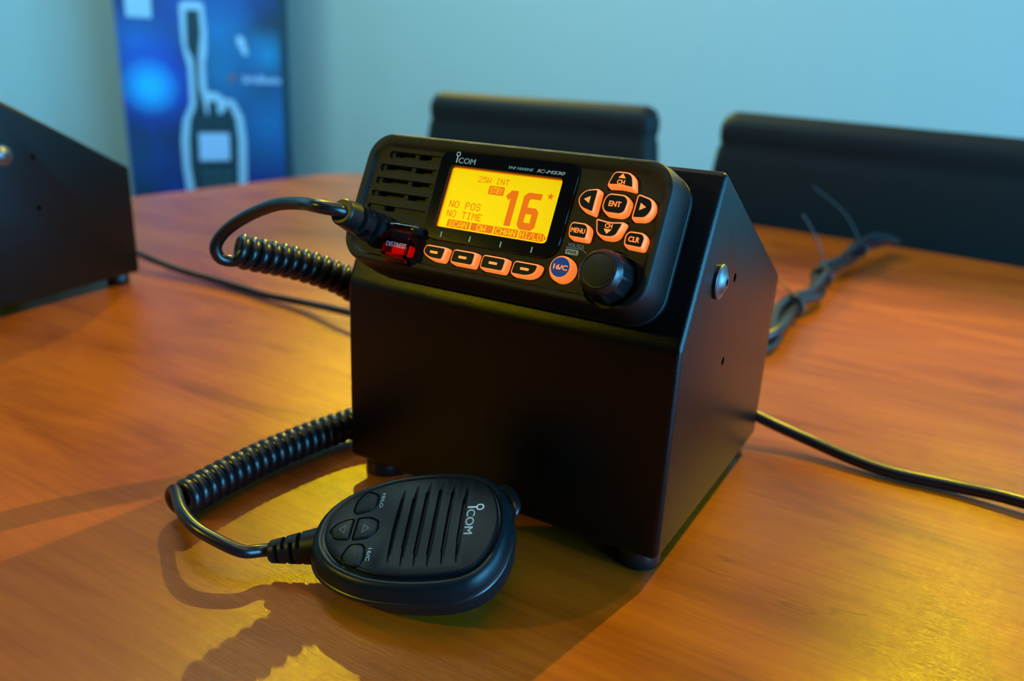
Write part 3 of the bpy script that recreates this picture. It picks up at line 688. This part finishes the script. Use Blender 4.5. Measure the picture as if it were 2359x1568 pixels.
# light smoothing where the pieces meet
for _ in range(3):
    q = [path[0]] + [(path[i - 1] + path[i] * 4 + path[i + 1]) / 6 for i in range(1, len(path) - 1)] + [path[-1]]
    path = q
link('cord', tube(path, lambda s: 3.05 if s < .05 else 2.85, 12), 'rubber', cord, 80)
def relief(A, B, r0, r1, notches, name, label):
    """tapered strain relief with staggered slots between A (thin end) and B"""
    ax = (B - A); Ln = ax.length; ax.normalize()
    r = lambda h: r0 + (r1 - r0) * h / Ln
    e = bmesh.new(); a = ax.orthogonal().normalized(); up_ = Vector((0, 0, 1)); a = (up_ - ax * up_.dot(ax)).normalized(); c = ax.cross(a); ns = 48
    hs_ = [0, .8] + [k * .5 + .8 for k in range(1, int((Ln - .8) * 2))] + [Ln]
    rg = []
    for h in hs_:
        rr = r(h) * (0.88 if h == 0 else 1); row = []
        for k in range(ns):
            an = 2 * math.pi * k / ns; q = rr
            for j, (h0, h1) in enumerate(notches):
                if h0 <= h <= h1:
                    s_ = abs(math.sin(an)) if j % 2 else abs(math.cos(an))
                    if s_ < 0.86: q = rr * 0.62
            row.append(A + ax * h + (a * math.cos(an) + c * math.sin(an)) * q)
        rg.append(row)
    return link(name, loft(rg, bm=e), 'relief', cord, 40, label=label)
relief(F(-58.5, -16, 50.5), F(-58.5, -16, 22.7), 6.0, 8.3, [(8.0, 10.2), (12.2, 14.4), (16.6, 18.8), (20.8, 23.0)], 'strain_relief', 'notched black strain relief at the radio face')
relief(mrel0, mrel1, 4.8, 8.2, [(3.2, 4.6), (6.8, 8.2), (10.2, 11.6), (13.6, 15.0)], 'strain_relief', 'notched black strain relief at the microphone')

# ------------------------------------------------------------------ other cables
def cable(P, r, name, label, step=4.0, sides=16):
    b_ = tube(resample(catmull(P, 8), step=step), r, sides)
    o = link(name, b_, 'rubber', None, 80, loc=W(0, 0, 0)); o['label'] = label; o['category'] = 'cable'; o['group'] = 'power cables on the table'; return o
cable([(120, 172, 20), (150, 179, 12), (180, 179, 4), (206, 179, -1.5), (231, 175, -4.5), (253, 173, -5.8), (286, 176, -5.6), (318, 174.5, -4), (380, 168, -5.8), (520, 150, -6.0), (760, 90, -6.0), (1000, 60, -6.0), (1285, 20, -6.0)], 3.6, 'power_cable', 'thick black cable running from behind the centre cabinet to the right edge')
cable([(-560, 225, 4), (-500, 214, 5), (-455, 206, 3), (-405, 208, -3), (-358, 211, -5.6), (-310, 208, -6), (-281, 205, -5.5), (-234, 203, -3), (-173, 191, 3), (-120, 182, 6), (-40, 178, 8), (20, 174, 10)], 3.2, 'power_cable', 'thin black cable running between the left and centre cabinets')
bun = thing('cable_bundle', 'bundle of dark cables tied together at the far right behind the cabinet', 'cable', W(0, 0, 0))
bp_ = [(84, 175, 34), (86, 200, 24), (96, 245, 4), (112, 300, -2), (128, 335, 0), (138, 372, 3), (133, 421, 5), (133, 475, 6), (139, 530, 7), (134, 598, 9), (138, 667, 9), (139, 745, 9), (148, 815, 10), (160, 862, 12), (170, 890, 9)]
cc = resample(catmull(bp_, 8), step=5)
for k in range(3):
    ph0 = 2 * math.pi * k / 3; P = []
    for i, (p, (t, a, b_)) in enumerate(zip(cc, frames(cc))):
        pin = 5.4 + 2.6 * math.sin(i * 0.22 + k * 1.7)
        an = ph0 + i * 0.05
        q = p + (a * math.cos(an) + b_ * math.sin(an)) * pin; q.z = max(q.z, -5.6); P.append(q)
    link('cable', tube(P, 4.2, 12), 'rubber', bun, 80)
for j, dirv in ((60, (-34, 10, 16)), (86, (-26, -14, 56)), (124, (-60, -30, 66))):
    if j < len(cc):
        p = cc[j]; t = frames(cc)[j][0]
        tb_ = lathe([(10.8, -1.6), (11.4, -1.2), (11.4, 1.2), (10.8, 1.6)], p, t, 24)
        merge(tb_, tube(catmull([p + Vector((0, 0, 10)), p + Vector((dirv[0] * .35, dirv[1] * .35, 10 + dirv[2] * .5)), p + Vector(dirv) + Vector((0, 0, 8))], 6), .9, 8))
        link('cable_tie', tb_, 'tie', bun, 60)

# ------------------------------------------------------------------ chairs
def make_chair(label, cx, cy, half, ztop, rotz, slope=0.0):
    t = thing('office_chair', label, 'chair', (cx, cy, 0), rotz, 'padded chairs behind the table')
    seat = loft([z(rrect(0, -240, 2 * half - 30, 440, 60, 6), 425), z(rrect(0, -240, 2 * half, 470, 70, 6), 440), z(rrect(0, -240, 2 * half, 470, 70, 6), 470), z(rrect(0, -240, 2 * half - 50, 420, 60, 6), 488)])
    link('seat', seat, 'leather', t, 60)
    rg = []; seq = [(430, half - 6, 22), (520, half + 8, 30), (640, half + 12, 32), (ztop - 130, half + 9, 32), (ztop - 85, half + 5, 30), (ztop - 62, half + 2, 28), (ztop - 52, half - 2, 26), (ztop - 42, half + 1, 28), (ztop - 24, half + 1, 30), (ztop - 8, half - 6, 24), (ztop, half - 20, 12)]
    for q, hw, d in seq:
        tilt = (q - 430) * 0.02
        P = rrect(0, 0, 2 * hw, 2 * d, d * .95, 6)
        sag = lambda x: -6 * math.exp(-((x - 10) / 150) ** 2) if q > ztop - 60 else 0
        rg.append([(x, y + tilt + 26 * (1 - (x / half) ** 2) * .5, q + sag(x) - slope * x) for x, y in P])
    link('backrest', loft(rg), 'leather', t, 60)
    for s_ in (-1, 1):
        link('leg', tube([(s_ * (half - 40), -400, 430), (s_ * (half - 30), -415, 0)], 12, 12), 'frame', t, 60)
        link('leg', tube([(s_ * (half - 40), -50, 430), (s_ * (half - 30), 10, 0)], 12, 12), 'frame', t, 60)
    return t
make_chair('black padded chair behind the table, directly behind the radio', -0.476, 1.04, 236, 914, 0.0)
make_chair('black padded chair at the right behind the table, wider in view', 0.138, 1.045, 272, 908, -0.05, 0.022)

# ------------------------------------------------------------------ pull-up banner
YB = math.radians(58)
bc = W(-2353.0, 1865.7, -138.7)
ban = thing('pullup_banner', 'blue printed pull-up banner picturing a handheld radio, left of the chairs', 'banner', (bc.x, bc.y, 0), YB)
cz = bc.z * 1000          # content centre above the floor
def on(P, y): return [(x, y, q + cz) for x, q in P]
def sheet(P, y0, y1):
    e = bmesh.new(); A = ring_verts(e, on(P, y0)); B_ = ring_verts(e, on(P, y1)); bridge(e, A, B_); e.faces.new(A); e.faces.new(B_); return e
pb = sheet([(-304, 85 - cz), (300, 85 - cz), (296, 2000 - cz), (-308, 2000 - cz)], 0, 3)
p_ = link('banner_panel', pb, 'banner', ban)
# object coordinates of the print are measured from the content centre
for v in p_.data.vertices: v.co.z -= cz * K
p_.location.z = cz * K
ob = bmesh.new(); box(-320, 315, -45, 60, 0, 85, ob, 8); link('base', ob, 'frame', ban)
ob = bmesh.new(); box(-312, 302, -5, 12, 1995, 2015, ob, 3); link('top_rail', ob, 'frame', ban)
link('pole', tube([(0, 25, 80), (0, 10, 2000)], 9, 12), 'frame', ban)
outer = [(-150, -420), (-135, -280), (-116.4, -171.6), (-123.2, -74.7), (-122.4, 25.1), (-109.5, 98.8), (-81.4, 157.6), (-78.9, 220.1), (-78.1, 291.1), (-88.4, 337.4), (-93.9, 383.3), (-93.2, 505.8), (-84, 516), (-71.8, 520), (-26.0, 522.0), (-8, 518), (-3.7, 508), (0.7, 411.8), (-4.2, 341.5), (-14.0, 303.3), (-13.7, 207.7), (26.6, 202), (44.7, 184), (83.7, 176.3), (114.6, 112.3), (122.3, 26.2), (119.0, -77.1), (115.1, -145.3), (125, -290), (140, -420)]
inner = [(-118, -400), (-104, -280), (-81.6, -162.1), (-89.6, -75.0), (-86.8, 25.3), (-76.4, 99.3), (-53.7, 148.5), (-51.3, 244.9), (-50.7, 315.8), (-70.4, 361.5), (-65.5, 483.1), (-28.7, 485.6), (-27.4, 410.2), (-39.5, 339.8), (-42.3, 302.1), (-46.0, 221.2), (-35.6, 168.4), (-27.5, 114.8), (-13.4, 110.2), (-4.8, 164.3), (12.1, 164.7), (16.1, 115.6), (40.9, 121.0), (60.0, 151.0), (79.1, 101.7), (84.5, 26.0), (76.1, -155.1), (90, -280), (108, -400)]
link('radio_outline_print', sheet(offset_poly(outer, -2.5), -1.0, 0), 'halo', p_.parent)
link('radio_print', sheet(offset_poly(inner, 5.0), -1.6, -1.0), 'bdark', ban)
link('screen_print', sheet([(-56, 50.3), (56, 51.2), (54, -53.2), (-59, -55.0)], -2.2, -1.6), 'bscreen', ban)
link('block_print', sheet([(-270, 539), (-184, 539), (-186, 452), (-270, 452)], -1.0, 0), 'halo', ban)
ke = bmesh.new()
for r_ in range(4):
    for k in range(3):
        x = -48 + k * 38; q = -95 - r_ * 34; merge(ke, sheet([(x, q), (x + 26, q), (x + 26, q - 16), (x, q - 16)], -2.1, -1.6))
M['bkey'] = mat('banner_key_print', (0.03, 0.09, 0.10), 0.6)
link('keypad_print', ke, 'bkey', ban)
tx = text_bm('iridium', 120, 0, 30, 0, 1.0, 144, 'LEFT', bold=.03)
for v in tx.verts: v.co = (v.co.x, -1.0 + v.co.z, v.co.y + 240 + cz)
link('banner_lettering', tx, 'bscreen', ban)
sw = bmesh.new()
for r0 in (12, 20, 28):
    P = [(100 + r0 * math.cos(a), 250 + r0 * .7 * math.sin(a)) for a in [math.radians(100 + 8 * k) for k in range(14)]]
    merge(sw, sheet(P + [(100 + (r0 + 5) * math.cos(a), 250 + (r0 + 5) * .7 * math.sin(a)) for a in [math.radians(100 + 8 * k) for k in range(13, -1, -1)]], -1, 0))
link('edge_print', sheet([(268, 85 - cz), (297, 85 - cz), (293, 1990 - cz), (266, 1990 - cz)], -1, 0), 'bdark', ban)
link('swirl_print', sw, 'borange', ban)
sat = sheet([(104, 405), (120, 412), (134, 395), (138, 370), (145, 345), (128, 338), (118, 360), (106, 380)], -1, 0); link('satellite_print', sat, 'halo', ban)
